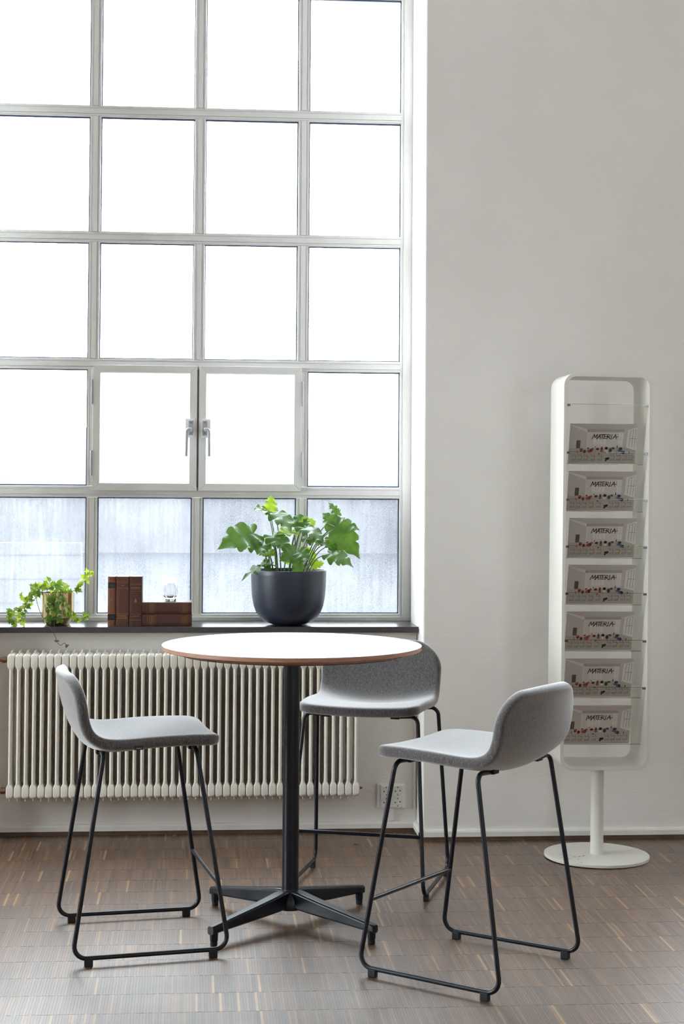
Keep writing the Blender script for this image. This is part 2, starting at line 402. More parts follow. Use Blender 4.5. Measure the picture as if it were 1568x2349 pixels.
val = np.clip(rng.normal(.45, .19, n) + (rng.random(n) < .07) * rng.uniform(.15, .45, n), 0, 1)
a_ = me.attributes.new('strip', 'FLOAT', 'FACE'); a_.data.foreach_set('value', np.repeat(val, 5))
me.materials.append(M['parquet'])
ps = obj('parquet_strips', me, floor); ps['kind'] = 'stuff'; ps['label'] = 'narrow oak mosaic parquet strips laid in rows'

# skirtings with the dark strip below
def skirting(name, x0, x1, y, ret=None):
    b = MB(); d = .016
    prof = [(0, .016), (d, .016), (d, .034), (d * .8, .040), (d * .4, .043), (0, .0435)]
    b.prism([(y - p, z) for p, z in prof], x0, x1, lambda a, c, t_: (t_, a, c))
    o = struct(b.build(name, 'skirting'))
    MB().box(x0, x1, y - .010, y, 0, .016).build('wood_strip', 'wood_strip', o)
    return o
skirting('baseboard_niche', -NX, NX, NICHE_Y)
sk = skirting('baseboard_right', NX - .016, BAY - NX + .016, WALL_Y)
skirting('baseboard_left', -BAY + NX - .016, -NX + .016, WALL_Y)
for nm, sx in (('trim_1', 1), ('trim_2', -1)):
    b = MB(); prof = [(0, .016), (.016, .016), (.016, .034), (.013, .040), (.006, .043), (0, .0435)]
    b.prism([(sx * (NX - p), z) for p, z in prof], WALL_Y - .016, NICHE_Y, lambda a, c, t_: (a, t_, c)); o = struct(b.build(nm, 'skirting'))
    MB().box(min(sx * NX, sx * (NX - .01)), max(sx * NX, sx * (NX - .01)), WALL_Y - .01, NICHE_Y - .01, 0, .016).build('wood_strip', 'wood_strip', o)

# ------------------------------------------------------------------ windows
PX, PZ, GW, GH = .44025, .53535, .3945, .4895
XC = [-.6576, -.2174, .2231, .6639]                      # pane centres
ZB = [.8666, 1.4035, 1.9395, 2.4745, 3.0093, 3.5447]     # pane bottoms
ZT_ = [1.3552, 1.8935, 2.4298, 2.9635, 3.4988, 4.0340]
def bar_v(x, z0, z1, w_=.0455):
    b = MB(); h = w_ / 2
    b.box(x - h, x + h, WIN_Y + .006, WIN_Y + .06, z0, z1)
    b.box(x - .011, x + .011, WIN_Y, WIN_Y + .006, z0, z1)
    b.box(x - h + .003, x - .0125, WIN_Y + .0025, WIN_Y + .006, z0, z1); b.box(x + .0125, x + h - .003, WIN_Y + .0025, WIN_Y + .006, z0, z1)
    return b
def bar_h(z, x0, x1, h_=.046):
    b = MB(); h = h_ / 2
    b.box(x0, x1, WIN_Y + .006, WIN_Y + .06, z - h, z + h)
    b.box(x0, x1, WIN_Y + .0004, WIN_Y + .006, z - .011, z + .011)
    b.box(x0, x1, WIN_Y + .0025, WIN_Y + .006, z - h + .003, z - .0125); b.box(x0, x1, WIN_Y + .0025, WIN_Y + .006, z + .0125, z + h - .003)
    return b
def make_window(name):
    root = struct(empty(name, (0, 0, 0)))
    fx = .861
    b = MB()
    for s in (-1, 1):
        xa, xb = sorted((s * fx, s * .9075)); b.box(xa, xb, WIN_Y, WIN_Y + .07, SILL_Z - .005, WIN_TOP)
        xa, xb = sorted((s * (fx + .012), s * .9075)); b.box(xa, xb, WIN_Y - .012, WIN_Y, SILL_Z, WIN_TOP)
    b.box(-fx, fx, WIN_Y, WIN_Y + .07, SILL_Z - .005, ZB[0]); b.box(-fx - .012, fx + .012, WIN_Y - .012, WIN_Y, SILL_Z, ZB[0] - .012)
    b.box(-fx, fx, WIN_Y, WIN_Y + .07, ZT_[5], WIN_TOP)
    b.build('window_frame', 'frame', root, bevel=.0012)
    for k in range(3):
        x = (XC[k] + XC[k + 1]) / 2
        for r in range(6):
            if r == 1 and k == 1: MB().box(x - .02, x + .02, WIN_Y + .004, WIN_Y + .06, ZB[r] - .02, ZT_[r] + .02).build('mullion', 'frame_line', root); continue
            bar_v(x, ZB[r], ZT_[r]).build('mullion', 'frame', root)
    for r in range(5): bar_h((ZT_[r] + ZB[r + 1]) / 2, -fx, fx).build('glazing_bar', 'frame', root)
    pane = gas = None
    for r in range(6):
        for c in range(4):
            if r == 1 and c in (1, 2): continue
            x, z0, z1 = XC[c], ZB[r], ZT_[r]
            w2 = GW / 2 + .004
            p_ = MB().box(x - w2, x + w2, WIN_Y + .034, WIN_Y + .040, z0 - .004, z1 + .004).build('pane', 'misted' if r < 2 else 'glass', root)
            g = MB(); q = .0045; yy = (WIN_Y + .022, WIN_Y + .034); h = GW / 2
            g.box(x - h, x - h + q, *yy, z0, z1); g.box(x + h - q, x + h, *yy, z0, z1); g.box(x - h + q, x + h - q, *yy, z0, z0 + q); g.box(x - h + q, x + h - q, *yy, z1 - q, z1)
            g.build('gasket', 'gasket', p_)
    # two side-hung sashes
    for s, (x0, x1) in ((-1, (-.4365, -.0010)), (1, (.0070, .4395))):
        z0, z1, t_ = 1.3845, 1.9105, .031
        Yf = WIN_Y - .016; b = MB(); yy = (Yf, WIN_Y + .05)
        for q in range(4):   # mitred members
            c = [(x0, z0), (x1, z0), (x1, z1), (x0, z1)]; i_ = [(x0 + t_, z0 + t_), (x1 - t_, z0 + t_), (x1 - t_, z1 - t_), (x0 + t_, z1 - t_)]
            o2 = [c[q], c[(q + 1) % 4], i_[(q + 1) % 4], i_[q]]
            b.prism(o2, yy[0], yy[1], lambda a, d, e: (a, e, d))
        sash = b.build('sash', 'frame', root, bevel=.0015)
        MB().box(x0 + t_ - .003, x1 - t_ + .003, WIN_Y + .012, WIN_Y + .018, z0 + t_ - .003, z1 - t_ + .003).build('pane', 'misted', sash)
        hx = .0205 if s > 0 else -.0140            # handle axis in the sash stile
        pl = MB().box(hx - .020 * 1, hx + .020, Yf - .006, Yf, 1.608, 1.688)
        pl.v = [(x + s * .0155, y, z) for x, y, z in pl.v]; pl.build('handle_plate', 'white_plastic', sash, bevel=.001)
        hb = MB(); ax = hx + s * .012
        hb.box(ax - .010, ax + .010, Yf - .016, Yf - .006, 1.618, 1.679)
        hb.tube(fillet([(ax, Yf - .014, 1.640), (ax, Yf - .048, 1.644), (ax + s * .017, Yf - .052, 1.640), (ax + s * .0185, Yf - .050, 1.529)], [.014, .016]), .0064, 12)
        hb.build('handle', 'alu', sash, smooth=True, bevel=.001)
        for zz_ in (1.671, 1.626): MB().lathe([(.0042, 0), (.0042, -.0015), (.003, -.002)], (ax, Yf - .0162, zz_), 14, axis='y').build('screw', 'screw', sash)
        hxg = .4425 if s > 0 else -.4400
        for za, zb in ((1.7455, 1.849), (1.446, 1.5505)):
            MB().lathe([(.0042, za), (.0042, za + .024), (.0038, za + .0245), (.0042, za + .025), (.0042, zb - .025), (.0038, zb - .0245), (.0042, zb - .024), (.0042, zb)], (hxg, Yf - .002, 0), 12).build('hinge', 'alu', sash, smooth=True)
    return root
w1 = make_window('window_1')
def dup_tree(o, parent=None):
    c = o.copy(); COL.objects.link(c); c.parent = parent
    for ch in list(o.children): dup_tree(ch, c)
    return c
for k, bx in ((2, -BAY), (3, BAY)):
    c = dup_tree(w1); c.name = 'window_%d' % k; c.location = (bx, 0, 0)
for k, (c, w_, side) in enumerate([(c, w_, 0) for c, w_ in BACK_WIN] + [(c, w_, 1) for c, w_ in SIDE_WIN]):
    r = struct(empty('window_%d' % (k + 4), (ROOM_X0 - .2, c, 0) if side else (c, ROOM_Y0 - .2, 0), PI / 2 if side else 0))
    b = MB()
    for i in range(4): x = -w_ / 2 + .03 + (w_ - .06) * i / 3; b.box(x - .025, x + .025, -.03, .03, .8, 3.9)
    for i in range(7): z = .83 + 3.04 * i / 6; b.box(-w_ / 2, w_ / 2, -.029, .029, z - .025, z + .025)
    b.build('window_frame', 'frame', r)
    MB().box(-w_ / 2, w_ / 2, -.004, .004, .8, 3.9).build('pane', 'glass', r)

for k, bx in enumerate((0, -BAY, BAY)):
    b = MB(); b.box(bx - NX + .004, bx + NX - .004, 6.706, WIN_Y + .02, SILL_Z - .0235, SILL_Z)
    o = b.build('window_sill', 'sill', bevel=.002)
    if k == 0: tag(o, 'dark grey stone window sill under the gridded window', 'window sill')
    else: struct(o); o.name = 'trim_%d' % (k + 2)

# ------------------------------------------------------------------ outside
struct(MB().box(-150, 150, 7.6, 220, -1.4, -1.2).build('ground_outside', 'concrete'))
fb = empty('far_building', (6, 60, -1.2)); tag(fb, 'low pale building far outside, blurred through the misted lower panes', 'building')
b = MB().box(-40, 44, 0, 12, 0, 4.15); b.build('facade', 'far_wall', fb)
MB().box(-40, 44, 0.0, 12, 4.15, 4.5).build('roof', 'roof', fb)
P0 = at(186, 1246, 14.0)
wl = empty('block_wall', (P0.x - 2.5, 14.0, -1.2)); tag(wl, 'white block wall outside behind the ivy pot', 'wall')
MB().box(-6, 2.5, 0, .2, 0, P0.z + 1.2).build('body', 'white_block', wl)
hh = (P0.z + 1.2)
b = MB()
for k in range(1, 12):
    if k * .2 < hh: b.box(-6, 2.49, -.004, 0, k * .2 - .006, k * .2 + .006)
b.build('joint', 'far_wall', wl)

# ------------------------------------------------------------------ round table
tb = empty('round_table', (.3123, 5.3724, 0)); tag(tb, 'round pedestal table with white top, wooden edge and black four-star base', 'table')
R = .42
MB().lathe([(R - .0008, .8978), (R, .8982), (R, .8990), (R - .0006, .8995)], n=128).build('table_top', 'laminate', tb, smooth=True)
MB().lathe([(R - .060, .8705), (R - .004, .8845), (R - .0004, .8865), (R - .0004, .8978)], n=128, cap1=False).build('wooden_edge', ['edge_wood'], tb, smooth=True, angle=.4)
MB().lathe([(R - .09, .866), (R - .055, .8705)], n=96, cap1=False).build('underside', 'under_wood', tb, smooth=True)
MB().lathe([(.0268, .10), (.0268, .852)], n=40).build('column', 'navy', tb, smooth=True)
MB().lathe([(.11, .852), (.11, .866)], n=40).build('mounting_plate', 'navy', tb, smooth=True, bevel=.002)
MB().lathe([(.045, .052), (.046, .062), (.043, .085), (.034, .100), (.0285, .108), (.0275, .114)], n=40).build('hub', 'navy', tb, smooth=True)
rot = -.0193
for k in range(4):
    a = rot + PI / 4 + k * PI / 2
    sec = [(.02, .112, .050, .021), (.05, .110, .050, .021), (.09, .103, .047, .020), (.16, .092, .0455, .0185), (.24, .080, .044, .0165), (.31, .0695, .0425, .0148), (.345, .064, .0405, .0140), (.3585, .0615, .040, .0132)]
    b = MB(); vs = []
    for rr, zt_, h, hw in sec:
        zb_ = zt_ - h if rr < .3 else zt_ - .034
        zb_ = zt_ - (.060 - (.060 - .026) * min(rr, .345) / .345)
        c_ = .005
        for x, z in ((-hw, zb_ + c_), (-hw, zt_ - c_), (-hw + c_, zt_), (hw - c_, zt_), (hw, zt_ - c_), (hw, zb_ + c_), (hw - c_, zb_), (-hw + c_, zb_)):
            vs.append((rr, x, z))
    n_ = 8; fs = [(i * n_ + q, i * n_ + (q + 1) % n_, (i + 1) * n_ + (q + 1) % n_, (i + 1) * n_ + q) for i in range(len(sec) - 1) for q in range(n_)]
    fs += [tuple(range(n_)), tuple((len(sec) - 1) * n_ + q for q in range(n_))]
    b.add(vs, fs)
    # turned-down toe
    b.lathe([(.0115, .013), (.0125, .018), (.0135, .045)], (.3435, 0, 0), 20)
    arm = b.build('base_arm', 'navy', tb, smooth=True, angle=.5, bevel=.0015); arm.rotation_euler = (0, 0, a)
    g = MB().lathe([(.010, 0), (.0112, .003), (.0112, .014)], (.3435, 0, 0), 20).build('foot', 'rubber', tb, smooth=True); g.rotation_euler = (0, 0, a)

# ------------------------------------------------------------------ bar stools   local: +x front, y right-hand side negative
def seat_mesh():
    pe = [(.148, .6415), (.130, .6440), (.10, .6458), (.03, .647), (-.05, .6455), (-.12, .6425), (-.175, .642), (-.215, .6485), (-.246, .668), (-.262, .698), (-.269, .734), (-.273, .770), (-.278, .802), (-.284, .825), (-.288, .835)]
    P = curve_pts([(x, 0, z) for x, z in pe], 5)
    L = [0]
    for i in range(1, len(P)): L.append(L[-1] + (P[i] - P[i - 1]).length)
    T = L[-1]; ns, nt = 64, 40; H = .0172
    def sample(d):
        for i in range(1, len(P)):
            if L[i] >= d - 1e-9:
                f = (d - L[i - 1]) / max(L[i] - L[i - 1], 1e-9); return P[i - 1].lerp(P[i], f)
        return P[-1]
    r0, r1 = .050, .098
    S = np.zeros((ns + 1, nt + 1, 3)); D = np.zeros((ns + 1, nt + 1))
    for i in range(ns + 1):
        s_ = i / ns; d = T * (.9 * (.5 - .5 * math.cos(PI * s_)) + .1 * s_); p = sample(d); e = T - d
        up = min(max((p.z - .655) / .12, 0), 1); up = up * up * (3 - 2 * up)
        W = .2125 + .010 * min(d / .2, 1) + .002 * up
        Wb = W
        if d < r0: Wb = W - r0 + math.sqrt(max(r0 * r0 - (r0 - d) ** 2, 0))
        if e < r1: Wb = W - r1 + math.sqrt(max(r1 * r1 - (r1 - e) ** 2, 0))
        for j in range(nt + 1):
            yy = Wb * (.85 * math.sin((-1 + 2 * j / nt) * PI / 2) + .15 * (-1 + 2 * j / nt)); q = 1 - (yy / .222) ** 2
            dish = (.013 + .017 * min(max((d - .10) / .2, 0), 1)) * q * (1 - up) * (1 - .25 * max(0, 1 - d / .1))
            S[i, j] = (p.x - .031 * q * up, yy, p.z - dish + .010 * q * up * up)
            a = abs(yy); dl = min(d, e, W - a)
            if d < r0 and a > W - r0: dl = r0 - math.hypot(r0 - d, a - W + r0)
            if e < r1 and a > W - r1: dl = min(dl, r1 - math.hypot(r1 - e, a - W + r1))
            D[i, j] = max(dl, 0)
    D[0] = 0; D[-1] = 0; D[:, 0] = 0; D[:, -1] = 0
    du = np.gradient(S, axis=0); dv = np.gradient(S, axis=1); N = np.cross(dv, du); N /= np.linalg.norm(N, axis=2, keepdims=True) + 1e-12
    h = H * np.clip(1 - (1 - np.clip(D / H, 0, 1)) ** 2.7, 0, 1) ** (1 / 2.7)
    A = (S + N * h[..., None]).reshape(-1, 3); B = (S - N * h[..., None]).reshape(-1, 3); n1 = len(A); w_ = nt + 1
    V = np.concatenate([A, B]).tolist(); Fs = []
    for i in range(ns):
        for j in range(nt):
            a = i * w_ + j; Fs.append((a, a + 1, a + w_ + 1, a + w_)); a += n1; Fs.append((a, a + w_, a + w_ + 1, a + 1))
    me = bpy.data.meshes.new('seat_shell'); me.from_pydata(V, [], Fs); me.materials.append(M['fabric'])
    bm = bmesh.new(); bm.from_mesh(me); bmesh.ops.remove_doubles(bm, verts=bm.verts, dist=.00001); bmesh.ops.recalc_face_normals(bm, faces=bm.faces); bm.to_mesh(me); bm.free()
    me.polygons.foreach_set('use_smooth', [True] * len(me.polygons)); return me
SEAT = seat_mesh()
def text_mesh(txt, size, mat, spacing=1.0):
    cu = bpy.data.curves.new('lettering', 'FONT'); cu.body = txt; cu.size = size; cu.extrude = .00005; cu.align_x = 'CENTER'; cu.align_y = 'CENTER'; cu.space_character = spacing; cu.resolution_u = 3
    o = bpy.data.objects.new('lettering_tmp', cu); COL.objects.link(o)
    dg = bpy.context.evaluated_depsgraph_get(); me = bpy.data.meshes.new_from_object(o.evaluated_get(dg)); bpy.data.objects.remove(o); me.materials.clear(); me.materials.append(M[mat]); return me
def make_stool():
    root = empty('bar_stool', (0, 0, 0))
    o = obj('seat_shell', SEAT, root)
    zb, zt = .0235, .6175
    def leg(wb, lb_, wt, lt, z): k = (z - .022) / (.66 - .022); return lb_ + (lt - lb_) * k, wb + (wt - wb) * k
    f0 = leg(.2416, .1695, .1985, .066, zb); f1 = leg(.2416, .1695, .1985, .066, zt)
    b0 = leg(.2495, -.2992, .2222, -.2031, zb); b1 = leg(.2495, -.2992, .2222, -.2031, zt)
    for s in (1, -1):
        path = [(f1[0], s * (f1[1] - .075), zt - .004), (f1[0], s * f1[1], zt), (f0[0], s * f0[1], zb), (b0[0], s * b0[1], zb), (b1[0], s * b1[1], zt - .004), (b1[0], s * (b1[1] - .085), zt - .010)]
        MB().tube(fillet(path, [.028, .036, .036, .028]), .0070, 14).build('sled_leg', 'navy', root, smooth=True)
        for x in (f0[0] - .048, b0[0] + .048):
            k = (x - b0[0]) / (f0[0] - b0[0]); yy = s * (b0[1] + (f0[1] - b0[1]) * k)
            MB().box(x - .0125, x + .0125, yy - .0085, yy + .0085, 0, .0225).build('glide', 'rubber', root, bevel=.002)
    for s in (1, -1):
        for x, yy, z_ in ((f1[0], f1[1] - .078, zt - .002), (b1[0], b1[1] - .088, zt - .006)):
            MB().box(x - .014, x + .014, s * yy - .016, s * yy + .016, z_ - .009, z_ + .006).build('bracket', 'navy', root, bevel=.002)
    fr = leg(.2416, .1695, .1985, .066, .217)
    MB().tube([(fr[0], -fr[1], .217), (fr[0], fr[1], .217)], .0065, 14).build('footrest', 'navy', root, smooth=True)
    tg = MB().box(-.0125, .0125, -.0006, .0006, -.006, .006).build('fabric_tag', 'bookblue', root); tg.location = (-.105, -.2232, .6295); tg.rotation_euler = (0, .03, 0)
    tm = obj('lettering', text_mesh('materia', .0052, 'white_plastic'), tg); tm.location = (0, -.0008, -.0012); tm.rotation_euler = (PI / 2, 0, 0)
    return root
stool = make_stool()
def copy_tree(o, parent=None):
    c = o.copy(); COL.objects.link(c); c.parent = parent
    for ch in list(o.children): copy_tree(ch, c)
    return c
SG = 'grey upholstered bar stools around the table'
for k, (x, y, a, lab) in enumerate([
        (-.0999, 5.2312, .17323, 'grey fabric bar stool facing right in front of the radiator'),
        (.7648, 4.9032, 2.46367, 'grey fabric bar stool turned away, in front of the magazine rack'),
        (.5991, 5.8312, -1.88449, 'grey fabric bar stool behind the round table, facing the camera')]):
    o = stool if k == 0 else copy_tree(stool)
    o.location = (x, y, 0); o.rotation_euler = (0, 0, a); tag(o, lab, 'bar stool', SG)

# ------------------------------------------------------------------ radiator
rd = empty('radiator', (0, 6.675, .12)); tag(rd, 'cream column radiator on the wall below the window sill', 'radiator')
def rad_section():
    b = MB()
    def rings(lst, yc=0, e=.62):
        n = 20; vs = []
        for z, a, d in lst:
            for k in range(n):
                t_ = 2 * PI * k / n; c, s = math.cos(t_), math.sin(t_)
                vs.append((a * math.copysign(abs(c) ** e, c), yc + d * math.copysign(abs(s) ** e, s), z - .12))
        fs = [(i * n + k, i * n + (k + 1) % n, (i + 1) * n + (k + 1) % n, (i + 1) * n + k) for i in range(len(lst) - 1) for k in range(n)]
        fs += [tuple(range(n - 1, -1, -1)), tuple((len(lst) - 1) * n + k for k in range(n))]
        b.add(vs, fs)
    rings([(.664, .0070, .044), (.674, .0076, .046), (.681, .0098, .048), (.686, .0132, .0492), (.691, .0149, .050), (.698, .0152, .0505), (.722, .0152, .0505), (.7275, .0151, .050), (.7325, .0138, .0485), (.7362, .010, .046), (.738, .005, .043)], 0, .26)
    rings([(.169, .005, .040), (.1712, .0105, .045), (.1755, .0140, .049), (.182, .0152, .0505), (.205, .0152, .0505), (.211, .0149, .050), (.216, .0132, .0492), (.221, .0098, .048), (.228, .0076, .046), (.240, .0070, .044)], 0, .26)
    for yc in (-.034, 0.0, .034):
        rings([(.225, .0072, .0135), (.68, .0072, .0135)], yc)
    b.box(-.0013, .0013, -.046, .046, .725 - .12, .7485 - .12); b.box(-.0013, .0013, -.042, .042, .1595 - .12, .18 - .12)
    b.box(-.0012, .0012, -.0495, -.0455, .24 - .12, .665 - .12)
    return b
sec0 = rad_section().build('radiator_section', 'rad', rd, smooth=True, angle=.7)
XS = [-.7235 + .03043 * k for k in range(46)]
sec0.location = (XS[0], 0, 0)
for x in XS[1:]: share(sec0, rd, (x, 0, 0))
for z in (.7115 - .12, .194 - .12):
    b = MB(); b.lathe([(.0125, 0), (.0125, -.004), (.010, -.005), (.010, -.008)], (XS[0] - .0155, 0, z), 24, axis='x')
    b.lathe([(.0135, -.008), (.0135, -.024)], (XS[0] - .0155, 0, z), 6, axis='x'); b.lathe([(.008, -.024), (.008, -.12)], (XS[0] - .0155, 0, z), 20, axis='x')
    b.build('pipe_fitting', 'brass', rd, smooth=True)
b = MB(); b.lathe([(.009, 0), (.009, .004), (.0045, .005), (.0045, .014)], (XS[-1] + .0155, 0, .194 - .12), 12, axis='x'); b.build('end_plug', 'brass', rd, smooth=True)
for x in (-.55, 0.1, .58):
    MB().box(x - .008, x + .008, .045, .084, .56, .575).build('wall_bracket', 'rad', rd); MB().box(x - .008, x + .008, .045, .084, .075, .09).build('wall_bracket', 'rad', rd)

# ------------------------------------------------------------------ power socket and cable covers
so_ = empty('power_socket', (.8010, NICHE_Y, .146)); tag(so_, 'white four-outlet wall socket near the niche corner', 'power socket')
MB().box(-.0585, .0585, -.018, 0, -.051, .051).build('box', 'white_plastic', so_, bevel=.004, seg=3)
MB().box(-.0445, .0495, -.026, -.018, -.046, .046).build('cover_plate', 'white_plastic', so_, bevel=.005, seg=3)
for ix in (-1, 1):
    for iz in (-1, 1):
        cx_, cz_ = .0025 + ix * .0235, iz * .0225
        b = MB(); b.lathe([(.0207, -.0255), (.0203, -.0295), (.0192, -.0295), (.0186, -.0285), (.0184, -.0264)], (cx_, 0, cz_), 32, False, True, 'y')
        ou = b.build('outlet', 'white_plastic', so_, smooth=True)
        for hx_ in (-.0095, .0095):
            c_, s_ = math.cos(.12), math.sin(.12)
            MB().lathe([(.0028, -.0268), (.0028, -.0262)], (cx_ + hx_ * c_, 0, cz_ + hx_ * s_), 12, axis='y').build('pin_hole', 'hole', ou)
        for dz in (-.0150, .0150): MB().box(cx_ - .0022, cx_ + .0022, -.0285, -.0262, cz_ + dz - .003, cz_ + dz + .003).build('earth_clip', 'screw', ou)
tag(MB().box(.790, .812, NICHE_Y - .012, NICHE_Y, .0435, .095).build('cable_cover', 'white_plastic', bevel=.002), 'short white cable cover running from the socket down to the skirting', 'cable cover')
tag(MB().box(.893, .903, NICHE_Y - .009, NICHE_Y, .09, .80).build('cable_duct', 'skirting', bevel=.0015), 'thin painted cable duct up the niche corner', 'cable duct')

# ------------------------------------------------------------------ magazine rack
RX, RY = 1.5339, 6.2564
rk = empty('magazine_rack', (RX, RY, .0017)); rk.rotation_euler = (0, .0083, 0); tag(rk, 'tall cream magazine rack with rounded open frame on a round foot', 'magazine rack')
W2, D2, RZ0, RZ1 = .1709, .1145, .347, 1.841
def rrect(x0, x1, z0, z1, r, n=8):
    out = []
    for cx_, cz_, a0 in ((x1 - r, z1 - r, 0), (x0 + r, z1 - r, 90), (x0 + r, z0 + r, 180), (x1 - r, z0 + r, 270)):
        for k in range(n + 1): a = math.radians(a0 + 90 * k / n); out.append((cx_ + r * math.cos(a), cz_ + r * math.sin(a)))
    return out
th = .0135; oo = rrect(-W2, W2, RZ0, RZ1, .048); ii = rrect(-W2 + th, W2 - th, RZ0 + th, RZ1 - th, .036); n_ = len(oo)
b = MB(); vs = []
for y in (-D2, D2): vs += [(x, y, z) for x, z in oo] + [(x, y, z) for x, z in ii]
fs = []
for k in range(n_):
    q = (k + 1) % n_
    fs += [(k, q, n_ + q, n_ + k), (2 * n_ + k, 3 * n_ + k, 3 * n_ + q, 2 * n_ + q), (k, 2 * n_ + k, 2 * n_ + q, q), (n_ + k, n_ + q, 3 * n_ + q, 3 * n_ + k)]
b.add(vs, fs).build('frame', 'rack', rk, smooth=True, bevel=.0012, angle=.5)
MB().lathe([(.0247, .010), (.0247, .3475)], n=40).build('post', 'rack', rk, smooth=True)
MB().lathe([(.1975, 0), (.1995, .0015), (.1995, .0105), (.1985, .0118), (.0, .0118)], n=96, cap1=False).build('foot_plate', 'rack', rk, smooth=True, angle=.5)
for sx in (-.075, .065): MB().lathe([(.005, .3405), (.007, .3435), (.007, .347)], (sx, -.07, 0), 16).build('screw', 'alu', rk, smooth=True)
ZBOT = [1.498, 1.3175, 1.1395, .9625, .786, .6085, .4315]
PH, LEAN = .226, .070
ca, sa = math.cos(math.atan2(LEAN, PH)), math.sin(math.atan2(LEAN, PH))
MAG_MATS = dict(wall=ink('print_wall', (238, 235, 233)), ceil=ink('print_ceiling', (214, 210, 208)), beam=ink('print_beam', (190, 186, 184)), left=ink('print_side_wall', (220, 216, 214)),
    floor=ink('print_floor', (204, 199, 195)), win=ink('print_window', (253, 252, 250)), dark=ink('print_dark', (104, 98, 100)), black=ink('print_black', (16, 15, 17)), pale=ink('print_pale', (246, 244, 242)),
    red=ink('print_red', (150, 62, 56)), deepred=ink('print_deep_red', (92, 34, 36)), pink=ink('print_pink', (176, 96, 88)), orange=ink('print_orange', (184, 98, 66)), slate=ink('print_slate', (58, 66, 78)), blue=ink('print_blue', (84, 112, 152)), navyp=ink('print_navy', (44, 52, 70)))
for k_, v_ in MAG_MATS.items(): M['p_' + k_] = v_
MW, MH = .2590, .1575
def mp_(x, y, l=0):   # print coordinates (drawn on a 1130 x 640 grid) -> local cover coordinates
    return ((x - 675) / 1130 * MW, -.0022 - .00012 * l, (930 - y) / 640 * MH)
